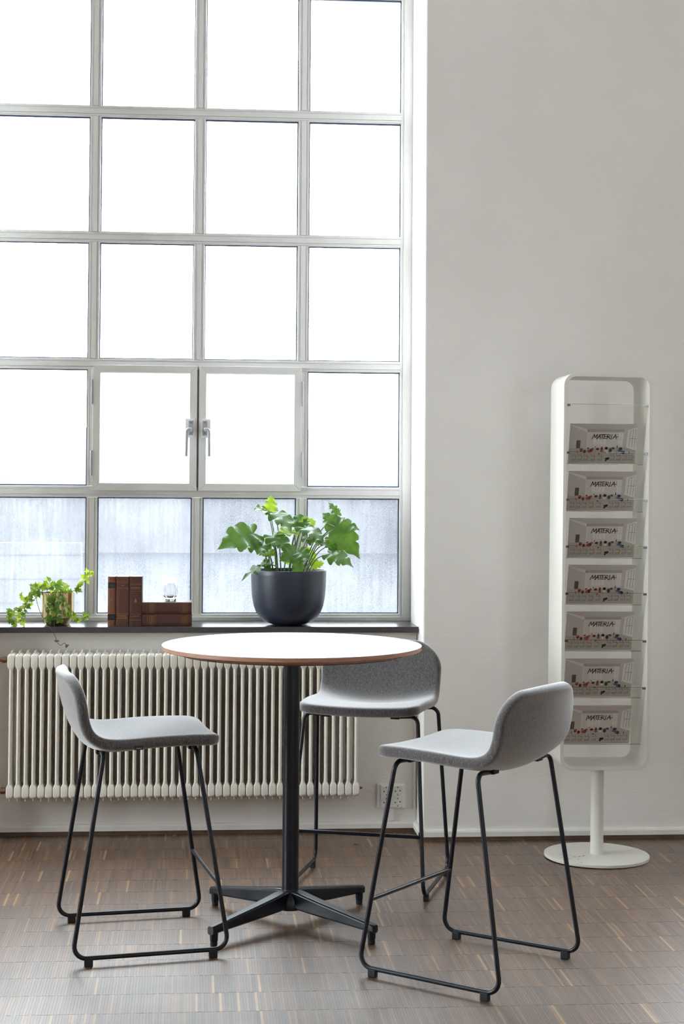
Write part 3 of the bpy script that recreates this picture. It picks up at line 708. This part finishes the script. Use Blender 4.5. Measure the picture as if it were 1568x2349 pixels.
def cover_print():
    names = ['wall', 'ceil', 'beam', 'left', 'floor', 'win', 'dark', 'black', 'pale', 'red', 'deepred', 'pink', 'orange', 'slate', 'blue', 'navyp']
    b = MB(); ix = {n: i for i, n in enumerate(names)}
    def P(m_, l, pts): b.mat(ix[m_]).poly([mp_(x, y, l) for x, y in pts])
    def E_(m_, l, x, y, rx, ry, n=14): P(m_, l, [(x + rx * math.cos(2 * PI * k / n), y + ry * math.sin(2 * PI * k / n)) for k in range(n)])
    def S(m_, l, pts, w_):
        for (xa, ya), (xb, yb) in zip(pts, pts[1:]):
            d = math.hypot(xb - xa, yb - ya) or 1; nx_, ny_ = -(yb - ya) / d * w_ / 2, (xb - xa) / d * w_ / 2
            P(m_, l, [(xa + nx_, ya + ny_), (xb + nx_, yb + ny_), (xb - nx_, yb - ny_), (xa - nx_, ya - ny_)])
    P('wall', 0, [(110, 290), (1240, 290), (1240, 930), (110, 930)])
    P('ceil', 1, [(110, 290), (1240, 290), (1240, 330), (1025, 375), (405, 375), (110, 300)])
    P('pale', 1, [(110, 300), (405, 375), (405, 425), (110, 318)])
    P('beam', 2, [(405, 375), (1025, 375), (1025, 420), (405, 420)])
    P('left', 1, [(110, 318), (405, 425), (405, 690), (110, 690)])
    P('pale', 2, [(403, 375), (420, 385), (420, 690), (403, 690)])
    P('left', 1, [(1020, 378), (1240, 332), (1240, 715), (1020, 665)])
    P('floor', 1, [(110, 690), (420, 690), (930, 655), (1020, 660), (1240, 715), (1240, 930), (110, 930)])
    P('win', 2, [(512, 520), (730, 520), (730, 625), (512, 625)])
    for x in (570, 622, 676): S('left', 3, [(x, 520), (x, 615)], 5)
    P('win', 2, [(940, 415), (1012, 430), (1000, 640), (930, 620)])
    S('left', 3, [(978, 425), (968, 630)], 5); S('left', 3, [(938, 530), (1006, 535)], 5)
    P('win', 2, [(1085, 385), (1240, 345), (1240, 715), (1070, 665)])
    for a, c in (((1130, 395), (1118, 655)), ((1178, 385), (1168, 665)), ((1222, 372), (1210, 672))): S('dark', 3, [a, c], 5)
    S('dark', 3, [(1124, 522), (1240, 522)], 5); S('dark', 3, [(1130, 395), (1222, 372)], 4)
    P('dark', 3, [(230, 555), (298, 555), (295, 685), (228, 685)])
    for m_, x, y, rx, ry in (('orange', 320, 705, 30, 26), ('deepred', 315, 722, 18, 16), ('deepred', 376, 735, 25, 26), ('red', 433, 682, 20, 12), ('pink', 462, 728, 42, 28), ('red', 485, 715, 25, 28), ('pink', 510, 690, 18, 18), ('deepred', 592, 692, 28, 20),
            ('red', 665, 668, 18, 12), ('deepred', 664, 692, 20, 14), ('pink', 664, 722, 26, 20), ('black', 740, 680, 27, 24), ('pale', 740, 720, 24, 20), ('slate', 812, 712, 27, 34), ('slate', 855, 678, 26, 14), ('blue', 866, 690, 16, 9), ('navyp', 982, 686, 32, 20), ('blue', 965, 716, 32, 20),
            ('blue', 1010, 738, 30, 26), ('navyp', 1036, 746, 26, 26), ('orange', 256, 742, 8, 26), ('deepred', 1136, 746, 9, 16), ('black', 922, 652, 8, 18), ('black', 553, 662, 9, 9), ('black', 625, 768, 14, 9), ('black', 765, 850, 34, 20), ('black', 745, 878, 16, 14), ('black', 790, 838, 16, 14)): E_(m_, 4, x, y, rx, ry)
    S('black', 4, [(922, 620), (922, 735)], 4)
    for x, m_, h in ((195, 'dark', 868), (300, 'dark', 870), (400, 'dark', 870), (520, 'deepred', 870), (640, 'dark', 866), (850, 'dark', 866), (952, 'black', 864), (1060, 'dark', 862), (1160, 'dark', 862)):
        S(m_, 4, [(x + 38 * math.cos(2 * PI * k / 12), h + 10 * math.sin(2 * PI * k / 12)) for k in range(13)], 5)
        S(m_, 5, [(x + 30, h - 8), (x + 42, h - 62), (x - 30, h - 66)], 5); S(m_, 5, [(x - 32, h - 105), (x - 28, h - 66)], 4); S(m_, 5, [(x + 22, h - 108), (x + 24, h - 64)], 4)
    return b, ['p_' + n for n in names]
def lettering():
    b = MB()
    def S(pts, w_=13):
        w_ = max(w_, 10.5)
        for (xa, ya), (xb, yb) in zip(pts, pts[1:]):
            d = math.hypot(xb - xa, yb - ya); ux, uy = (xb - xa) / d, (yb - ya) / d; nx_, ny_ = -uy * w_ / 2, ux * w_ / 2
            xa2, ya2, xb2, yb2 = xa - ux * 2, ya - uy * 2, xb + ux * 2, yb + uy * 2
            b.poly([mp_(*p, 7) for p in ((xa2 + nx_ * .8, ya2 + ny_ * .8), (xb2 + nx_, yb2 + ny_), (xb2 - nx_ * .8, yb2 - ny_ * .8), (xa2 - nx_, ya2 - ny_))])
    S([(487, 533), (521, 455)]); S([(521, 455), (534, 512), (573, 455), (566, 536)]); S([(576, 530), (613, 458), (626, 532)]); S([(582, 502), (642, 493)], 8)
    S([(622, 463), (704, 458)]); S([(663, 461), (655, 532)]); S([(694, 462), (683, 526)]); S([(694, 462), (738, 458)], 9); S([(686, 493), (757, 488)], 9); S([(683, 526), (728, 520)], 9)
    S([(748, 460), (739, 532)]); S([(748, 460), (778, 463), (788, 476), (778, 491), (744, 498)], 9); S([(756, 497), (802, 532)]); S([(818, 455), (809, 532)])
    S([(832, 530), (880, 455), (896, 532)]); S([(842, 499), (932, 493)], 8); S([(918, 462), (924, 462)], 5)
    return b
cp_b, cp_m = cover_print()
mag0 = None
ORD = ['topmost', 'second from the top', 'third from the top', 'fourth and middle', 'third from the bottom', 'second from the bottom', 'lowest']
SHIFT = [-.004, -.008, -.004, -.006, -.010, -.012, -.016]
tilt = math.atan2(LEAN, PH)
ac0 = None
for k, zb in enumerate(ZBOT):
    ytop, ybot = -D2 + .012, -D2 + .012 + LEAN
    if ac0 is None:
        b = MB()
        # sheet hangs from the front and slopes back, folded into a ledge at the bottom
        xw = W2 - th - .0008; t_ = .0022
        b.prism([(ytop, PH), (ytop + t_, PH), (ybot + t_, t_), (ybot + .022, t_), (ybot + .022, 0), (ybot, 0)], -xw, xw, lambda a, c, e: (e, a, c))
        ac0 = b.build('acrylic_pocket', 'acrylic', rk, loc=(0, 0, zb))
        pcs = [MB().box(-xw, xw, ytop - .0004, ytop + t_ + .0002, PH - .0004, PH + .0008).build('polished_edge', 'acrylic_edge', ac0), MB().box(-xw, xw, ybot - .0006, ybot + .001, -.0006, .0010).build('polished_edge', 'acrylic_edge', ac0)]
        for sx in (-1, 1): pcs.append(MB().box(sx * (xw - .0065) - .0065, sx * (xw - .0065) + .0065, ytop - .003, ytop + .004, PH - .008, PH - .001).build('clip', 'acrylic_edge', ac0, bevel=.0008))
    else:
        a2 = share(ac0, rk, (0, 0, zb))
        for q in pcs: share(q, a2)
    # the magazine behind the sheet
    xo = RX + SHIFT[k] + .0083 * zb
    root = empty('magazine', (xo, RY + ybot + .0072, zb + .0052)); root.rotation_euler = (tilt, 0, random.uniform(-.004, .004))
    tag(root, 'landscape magazine showing a room of chairs, %s in the rack' % ORD[k], 'magazine', 'magazines in the rack')
    if mag0 is None:
        body = MB().box(-MW / 2, MW / 2, -.0018, .0022, 0, MH).build('pages', 'paper_white', root, bevel=.0004)
        prn = cp_b.build('cover_print', cp_m, root)
        let = lettering().build('title_lettering', 'p_black', root)
        nfx, nfz = 26, 18; fb_ = MB(); vs = []
        for j in range(nfz + 1):
            for i in range(nfx + 1):
                x = -MW / 2 - .012 + (MW + .030) * i / nfx; z = -.001 + (MH + .004) * j / nfz
                edge = max(0, (x - MW / 2) / .018)
                vs.append((x, -.0042 - .0007 * abs(math.sin(x * 60 + z * 35)) * (1 - z / MH) - .001 * edge * math.sin(z * 90), z))
        fb_.add(vs, [(j * (nfx + 1) + i, j * (nfx + 1) + i + 1, (j + 1) * (nfx + 1) + i + 1, (j + 1) * (nfx + 1) + i) for j in range(nfz) for i in range(nfx)])
        film = fb_.build('plastic_wrap', 'film', root, smooth=True)
        mag0 = [body, prn, let, film]
    else:
        for q in mag0: share(q, root)
# wood shavings on the foot plate
for k, (u, v, a, l) in enumerate([(1285, 1960.5, .1, .012), (1287, 1968, -.3, .011), (1305, 1971, .05, .013), (1317, 1966, -.5, .012), (1328, 1965, .3, .010), (1337, 1964, .5, .011), (1333, 1979.5, 0, .006), (1326, 1971.5, .6, .007)]):
    d = RIGHT * ((u - CX) / F_PX) - UP * ((v - CY) / F_PX) + FWD; p = EYE + d * ((.0138 - EYE.z) / d.z)
    c, s = math.cos(a), math.sin(a)
    pts = [p + Vector((c * l * f_, s * l * f_, .0012 * math.sin((f_ + .5) * PI))) for f_ in (-.5, -.25, 0, .25, .5)]
    tag(MB().tube(pts, .0008, 5).build('wood_shaving', 'edge_wood'), 'tiny curled wood shaving on the foot plate of the magazine rack', 'wood shaving', 'wood shavings on the rack foot')

# ------------------------------------------------------------------ books and glass on the sill
def book(name, wx, dy, hz, mat, label, loc, rot=(0, 0, 0), bands=(), labels=(), lines=(), group='old leather books on the sill'):
    r = empty(name, loc); r.rotation_euler = rot; tag(r, label, 'book', group)
    c = .003
    b = MB(); b.box(-wx / 2, -wx / 2 + c, 0.004, dy, 0, hz); b.box(wx / 2 - c, wx / 2, 0.004, dy, 0, hz)
    b.prism([(-wx / 2, .006), (-wx / 2 + .002, .002), (-wx / 4, 0), (wx / 4, 0), (wx / 2 - .002, .002), (wx / 2, .006), (wx / 2 - c, .008), (-wx / 2 + c, .008)], 0, hz, lambda x, y, z: (x, y, z))
    b.build('cover', mat, r, bevel=.0006)
    MB().box(-wx / 2 + c, wx / 2 - c, .008, dy - .004, .003, hz - .0025).build('pages', 'paper', r)
    for z in bands: MB().box(-wx / 2 + .001, wx / 2 - .001, -.0014, .004, z - .0016, z + .0016).build('raised_band', mat, r, bevel=.0007)
    for z0, z1, m_ in labels: MB().box(-wx / 2 + .0015, wx / 2 - .0015, -.0004, .004, z0, z1).build('spine_label', m_, r)
    if lines:
        b = MB()
        for z, frac, h in lines: b.box(-wx / 2 * frac, wx / 2 * frac, -.0008, .003, z - h / 2, z + h / 2)
        b.build('gold_tooling', 'goldleaf', r)
    return r
By = 6.752
book('book', .0310, .125, .1995, 'leather2', 'slim tan leather book with two dark labels, leftmost of the upright books', (-.3385, By, SILL_Z), labels=((.153, .176, 'bookblue'), (.024, .048, 'bookblue')), lines=((.178, .85, .0006), (.151, .85, .0006), (.05, .85, .0006), (.022, .85, .0006), (.165, .6, .0008), (.160, .5, .0006), (.036, .6, .0006), (.104, .2, .002)))
book('book', .0530, .130, .1995, 'leather', 'thick brown leather book, middle of the three upright books', (-.2950, By, SILL_Z), bands=(.176, .152, .048, .023), lines=((.178, .9, .0006), (.174, .9, .0006), (.154, .9, .0006), (.150, .9, .0006), (.163, .25, .0014), (.05, .9, .0006), (.046, .9, .0006), (.042, .7, .0016), (.036, .75, .0016), (.030, .8, .0016), (.021, .9, .0006)))
book('book', .0515, .130, .2000, 'leather3', 'dark brown leather book with gold emblem, beside the lying books', (-.2420, By, SILL_Z), bands=(.168, .142, .137, .046, .022), lines=((.170, .9, .0006), (.166, .9, .0006), (.156, .75, .0014), (.150, .7, .0014), (.140, .9, .0006), (.048, .9, .0006), (.040, .6, .0014), (.024, .9, .0006), (.102, .15, .006), (.108, .08, .004), (.096, .22, .002)))
for k, (z, lab) in enumerate([(SILL_Z, 'brown leather book lying flat, underneath the other lying book'), (SILL_Z + .0482, 'brown leather book lying flat on top, the glass ornament on it')]):
    r = book('book', .0475, .130, .2005, 'leather3', lab, (-.0145 - .001 * k, By + .002, z + .02375), (0, -PI / 2, 0), lines=tuple([(.154 + q * .0035, .85, .0008) for q in range(6)] + [(.021 + q * .0035, .85, .0008) for q in range(6)] + [(.180, .9, .0006), (.148, .9, .0006), (.046, .9, .0006), (.016, .9, .0006)]))
gz = SILL_Z + .0482 + .0475
gl = empty('glass_ornament', (-.1040, 6.815, gz)); tag(gl, 'small clear glass dome ornament standing on the lying books', 'ornament')
outer = [(.012, .0075), (.022, .010), (.0270, .018), (.0292, .030), (.0294, .055), (.0288, .068), (.0262, .079), (.021, .0865), (.013, .0905), (.0, .092)]
inner = [(.0, .0865), (.012, .0855), (.0185, .081), (.0228, .074), (.0245, .064), (.0250, .052), (.0248, .034), (.022, .024), (.014, .018), (.0, .0165)]
MB().lathe(outer + inner, n=40, cap0=False, cap1=False).build('glass_dome', 'solidglass', gl, smooth=True)
MB().lathe([(.0, .0165), (.014, .018), (.012, .0075)], n=40, cap0=False, cap1=False)
MB().lathe([(.015, 0), (.0165, .001), (.0165, .006), (.012, .0075), (.0, .0076)], n=32, cap1=False).build('base_disc', 'solidglass', gl, smooth=True)
for a in (.3, 2.4, 4.5): MB().lathe([(.003, 0), (.004, .006), (.003, .011)], (.021 * math.cos(a), .021 * math.sin(a), 0), 12).build('foot', 'screw', gl, smooth=True)

# ------------------------------------------------------------------ leaves
def leaf_mesh(name, half, fold, droop, wave, mat, nr=4, sub=3):
    """leaf lying in xy, base at the origin, tip at (1, 0)"""
    c = [Vector((x, y, 0)) for x, y in half]
    sm = curve_pts(c, sub)
    ol = [(p.x, max(p.y, 0)) for p in sm]; ol = ol + [(x, -y) for x, y in ol[::-1][1:-1]]
    V = []; n = len(ol)
    ctr = [(min(max(x, .0), 1) * .9 + .02, 0) for x, y in ol]
    for q in range(nr + 1):
        f = q / nr
        for i, (x, y) in enumerate(ol):
            px = ctr[i][0] + (x - ctr[i][0]) * f; py = y * f
            rip = math.sin((x * 17 + (1.3 if y > 0 else 0))) * f * f
            z = fold * (math.sqrt(py * py + .0016) - .04) - droop * px * abs(px) - droop * .9 * py * py + wave * rip * (.1 + abs(y))
            V.append((px, py, z))
    Fs = [(q * n + i, q * n + (i + 1) % n, (q + 1) * n + (i + 1) % n, (q + 1) * n + i) for q in range(nr) for i in range(n)]
    me = bpy.data.meshes.new(name); me.from_pydata(V, [], Fs); me.materials.append(M[mat]); me.polygons.foreach_set('use_smooth', [True] * len(me.polygons)); me.update(); return me
PH_HALF = [(.0, .0), (-.11, .06), (-.21, .16), (-.18, .28), (-.06, .31), (.02, .25), (.08, .34), (.20, .44), (.31, .41), (.325, .28), (.41, .34), (.52, .38), (.60, .31), (.59, .21), (.68, .23), (.77, .19), (.83, .11), (.91, .05), (1.0, .0)]
IV_HALF = [(.0, .0), (-.14, .15), (-.12, .33), (-.01, .38), (.12, .29), (.24, .34), (.38, .44), (.47, .33), (.56, .21), (.76, .12), (1.0, .0)]
PHL = [leaf_mesh('leaf', PH_HALF, f, d, wv, mt) for f, d, wv, mt in ((.14, .30, .13, 'leaf'), (.3, .22, .16, 'leaf'), (.10, .5, .16, 'leaf'), (.2, .25, .12, 'leaf_backlit'))]
IVL = [leaf_mesh('leaf', IV_HALF, f, d, wv, mt, 2, 2) for f, d, wv, mt in ((.25, .25, .05, 'ivy'), (.35, .1, .06, 'ivy'), (.2, .4, .05, 'ivy_light'), (.3, .3, .05, 'dry'))]
def place(o, B, T, N, wscale=1.0):
    X = T - B; L_ = X.length; X = X / L_; N = Vector(N); Z = (N - X * N.dot(X)).normalized(); Y = Z.cross(X)
    o.matrix_world = Matrix(((X.x * L_, Y.x * L_ * wscale, Z.x * L_, B.x), (X.y * L_, Y.y * L_ * wscale, Z.y * L_, B.y), (X.z * L_, Y.z * L_ * wscale, Z.z * L_, B.z), (0, 0, 0, 1)))
    return o
# philodendron in the dark pot
PC = Vector((.3800, 6.812, SILL_Z))
pot = empty('plant_pot', PC); tag(pot, 'dark blue rounded planter on the sill, holding the leafy plant', 'plant pot')
outp = [(.045, 0), (.070, .004), (.095, .014), (.117, .030), (.133, .052), (.1435, .080), (.150, .115), (.1535, .160), (.1548, .205), (.1550, .224), (.1542, .2255)]
inp = [(.1480, .2255), (.1470, .222), (.146, .19), (.143, .185)]
MB().lathe(outp + inp, n=72, cap1=False).build('pot_body', 'pot_dark', pot, smooth=True, angle=.9)
MB().lathe([(.1465, .190), (.10, .196), (.04, .199), (.0, .200)], n=40, cap0=False, cap1=False).build('soil', 'soil', pot, smooth=True)
phil = empty('philodendron', (PC.x, PC.y, PC.z + .199)); tag(phil, 'leafy philodendron with lobed green leaves growing from the dark planter', 'plant')
bpy.context.view_layer.update()
def zp(x, y): return (440 + x / 3.136, 1100 + y / 3.136)
CAMV = Vector((0, -1, 0))
#            base(px)    tip(px)    Yb    Yt    normal            mesh width  root x offset
LV = [((560, 232), (578, 104), 6.83, 6.85, (.15, -.9, .15), 3, .95, -.045),
      ((548, 236), (455, 190), 6.82, 6.76, (0, -.5, .8), 1, .95, -.05),
      ((600, 236), (728, 300), 6.82, 6.74, (.1, -.35, .9), 2, 1.2, -.03),
      ((440, 388), (203, 444), 6.80, 6.72, (.05, -.75, .65), 0, 1.05, -.075),
      ((505, 440), (470, 510), 6.80, 6.72, (-.1, -.75, .5), 1, 1.45, -.07),
      ((420, 470), (560, 470), 6.85, 6.78, (0, -.5, .8), 2, .9, -.06),
      ((580, 405), (690, 478), 6.79, 6.71, (.2, -.7, .6), 0, 1.15, -.04),
      ((740, 380), (615, 360), 6.84, 6.78, (0, -.45, .8), 3, 1.0, .0),
      ((790, 345), (760, 225), 6.83, 6.86, (.1, -.95, .1), 0, 1.25, .01),
      ((800, 330), (900, 290), 6.84, 6.86, (-.1, -.95, .2), 3, 1.2, .015),
      ((770, 330), (700, 250), 6.86, 6.84, (.1, -.5, .8), 1, .9, .0),
      ((815, 345), (955, 385), 6.80, 6.73, (0, -.4, .9), 2, 1.0, .03),
      ((1035, 340), (1205, 540), 6.77, 6.70, (-.15, -.85, .45), 0, .86, .06),
      ((1035, 325), (940, 225), 6.80, 6.82, (.1, -.9, .3), 0, 1.1, .055),
      ((1040, 320), (1210, 335), 6.82, 6.80, (0, -.75, .55), 0, .95, .06),
      ((1045, 250), (985, 155), 6.88, 6.90, (.2, -.9, .2), 1, .75, .05),
      ((1000, 430), (1020, 515), 6.84, 6.80, (.1, -.9, .2), 0, 1.35, .06),
      ((1050, 445), (1120, 512), 6.86, 6.80, (0, -.8, .4), 1, 1.1, .06),
      ((990, 535), (1145, 560), 6.80, 6.74, (0, -.6, .7), 2, 1.1, .07),
      ((750, 520), (650, 560), 6.74, 6.68, (.05, -.85, .4), 0, 1.35, .0),
      ((760, 520), (840, 560), 6.74, 6.69, (0, -.8, .5), 1, 1.3, .02),
      ((770, 600), (755, 728), 6.67, 6.645, (.2, -.9, .25), 0, .85, .01),
      ((545, 540), (490, 525), 6.80, 6.76, (0, -.5, .8), 3, 1.2, -.06),
      ((530, 520), (590, 530), 6.80, 6.75, (.1, -.8, .5), 3, 1.1, -.06),
      ((560, 610), (360, 622), 6.78, 6.72, (0, -.25, .95), 2, .65, -.09),
      ((500, 605), (560, 600), 6.76, 6.71, (0, -.7, .6), 1, 1.0, -.07),
      ((860, 620), (955, 590), 6.86, 6.86, (.05, -.8, .5), 3, 1.0, .05),
      ((830, 420), (985, 420), 6.78, 6.72, (0, -.5, .85), 2, .8, .04),
      ((870, 570), (830, 470), 6.88, 6.90, (.1, -.9, .3), 3, .8, .03),
      ((690, 600), (640, 560), 6.88, 6.88, (.1, -.9, .3), 3, .7, -.02)]
def link_leaf(me, parent):
    o = bpy.data.objects.new('leaf', me); COL.objects.link(o); return o
def set_parent(o, p):
    mw = o.matrix_world.copy(); o.parent = p; o.matrix_parent_inverse = Matrix.Translation(p.location).inverted(); o.matrix_world = mw
for (bx, by), (tx_, ty_), Yb, Yt, N, mi, ws, rx in LV:
    B = at(*zp(bx, by), Yb); T = at(*zp(tx_, ty_), Yt)
    o = link_leaf(PHL[mi], phil); place(o, B, T, N, ws); o.parent = phil; o.matrix_parent_inverse = Matrix.Translation(phil.location).inverted()
    root = Vector((PC.x + rx, PC.y + random.uniform(-.03, .05), PC.z + .197))
    mid = root.lerp(B, .55) + Vector(((B.x - root.x) * -.12, 0, .02))
    if by > 590: mid = root.lerp(B, .5) + Vector((0, 0, .045))
    pts = [p - phil.location for p in curve_pts([root, mid, B], 6)]
    nn = len(pts); MB().tube(pts, [.0030 - .0014 * q / nn for q in range(nn)], 7).build('stem', 'stem', phil, smooth=True)

# ivy in the brass pot
IC = Vector((-.5590, 6.822, SILL_Z))
ip = empty('brass_pot', IC); tag(ip, 'shiny brass plant pot on the sill, half hidden by ivy leaves', 'plant pot')
MB().lathe([(.044, 0), (.047, .001), (.0635, .028), (.0652, .031), (.0655, .130), (.0655, .1315), (.0640, .1315), (.0638, .115)], n=56, cap1=False).build('pot_body', 'gold', ip, smooth=True, angle=.4)
MB().lathe([(.0639, .117), (.03, .12), (0, .121)], n=30, cap0=False, cap1=False).build('soil', 'soil', ip, smooth=True)
ivy = empty('ivy', (IC.x, IC.y, IC.z + .12)); tag(ivy, 'trailing green ivy spilling from the brass pot over the sill', 'plant')
def zi(x, y): return (x / 6.533, 1280 + y / 6.533)
VN = [  # vines in the plane of the picture with depths, leaf steps
    ([(700, 520, 6.80), (560, 520, 6.78), (450, 600, 6.77), (380, 740, 6.76), (330, 890, 6.75), (288, 975, 6.745)], 9, 1),
    ([(640, 500, 6.84), (500, 530, 6.84), (400, 590, 6.83), (300, 575, 6.83)], 6, 0),
    ([(600, 520, 6.82), (440, 700, 6.80), (300, 770, 6.79), (130, 800, 6.78), (140, 900, 6.77), (190, 985, 6.765), (245, 945, 6.76)], 13, 0),
    ([(900, 480, 6.80), (1110, 490, 6.80), (1200, 410, 6.81), (1280, 330, 6.82), (1300, 240, 6.83), (1410, 215, 6.84)], 11, 2),
    ([(930, 500, 6.76), (985, 640, 6.75), (1030, 790, 6.75), (1090, 870, 6.75), (1190, 905, 6.755), (1280, 890, 6.76), (1300, 830, 6.77)], 10, 1),
    ([(640, 500, 6.76), (550, 600, 6.75), (580, 750, 6.745), (640, 900, 6.74), (680, 990, 6.73), (760, 1050, 6.698), (825, 1170, 6.690), (850, 1250, 6.69), (905, 1310, 6.69), (965, 1275, 6.69), (1000, 1310, 6.69)], 0, 3),
    ([(840, 500, 6.76), (800, 640, 6.745), (780, 760, 6.742), (830, 880, 6.745), (900, 940, 6.75), (960, 950, 6.75)], 9, 0),
    ([(720, 500, 6.76), (740, 620, 6.745), (720, 760, 6.742), (720, 880, 6.75), (740, 950, 6.755)], 8, 0),
    ([(900, 500, 6.76), (890, 620, 6.745), (850, 740, 6.742), (870, 840, 6.745)], 7, 1),
    ([(850, 880, 6.74), (810, 990, 6.725), (845, 1090, 6.697)], 0, 0),
]
def add_ivy(P, size, N, ang, mi):
    d = Vector((math.cos(ang), random.uniform(-.35, .1), math.sin(ang))).normalized()
    o = link_leaf(IVL[mi], ivy); place(o, P, P + d * size, N, random.uniform(.85, 1.15)); o.parent = ivy; o.matrix_parent_inverse = Matrix.Translation(ivy.location).inverted()
for pts, nl, kind in VN:
    W = [at(*zi(x, y), Y) for x, y, Y in pts]; C = curve_pts(W, 6)
    MB().tube([p - ivy.location for p in C], .0011, 6).build('vine', 'vine', ivy, smooth=True)
    for q in range(nl):
        f = .12 + .88 * (q + .5) / nl; p = C[min(int(f * (len(C) - 1)), len(C) - 1)]
        for _ in range(2 if kind != 2 else 2):
            ang = random.uniform(-PI, PI) if _ else random.uniform(-2.6, -.5)
            off_ = Vector((random.uniform(-.006, .006), random.uniform(-.012, .002), random.uniform(-.006, .008)))
            add_ivy(p + off_, random.uniform(.016, .025), (random.uniform(-.4, .4), -.8, random.uniform(.1, .7)), ang, 2 if (kind == 2 and f > .35) or random.random() < .22 else random.choice((0, 1)))
for q in range(84):
    x = random.uniform(470, 1020); y = random.uniform(395, 525) - 55 * math.exp(-((x - 720) / 150) ** 2)
    add_ivy(at(*zi(x, y), random.uniform(6.752, 6.87)), random.uniform(.015, .025), (random.uniform(-.5, .5), -.7, random.uniform(.1, .8)), random.uniform(-.3, 3.4) if q % 4 else random.uniform(-2.4, -.7), 2 if random.random() < .2 else random.choice((0, 1)))
add_ivy(at(*zi(700, 330), 6.82), .014, (.2, -.9, .1), 1.6, 2)
for (x, y), a, s_ in (((850, 1248), 2.9, .012), ((855, 1240), -.2, .010), ((1000, 1310), -1.9, .012), ((1005, 1312), .3, .009)):
    add_ivy(at(*zi(x, y), 6.688), s_, (0, -.9, .3), a, 3)
# dry leaves on the floor by the skirting
for k, (u, v) in enumerate([(20, 1917), (397, 1918), (812, 1938)]):
    d = RIGHT * ((u - CX) / F_PX) - UP * ((v - CY) / F_PX) + FWD; p = EYE + d * ((.004 - EYE.z) / d.z); p.y = min(p.y, 6.72)
    o = bpy.data.objects.new('dry_leaf', IVL[3]); COL.objects.link(o); place(o, p, p + Vector((.024, -.008, .004)), (0, -.2, 1))
    tag(o, ['small dark dry leaf on the floor at the left picture edge by the skirting', 'small dry leaf on the floor below the radiator', 'small dry leaf on the floor between table column and rear stool'][k], 'dry leaf', 'dry leaves on the floor')
bpy.context.view_layer.update()
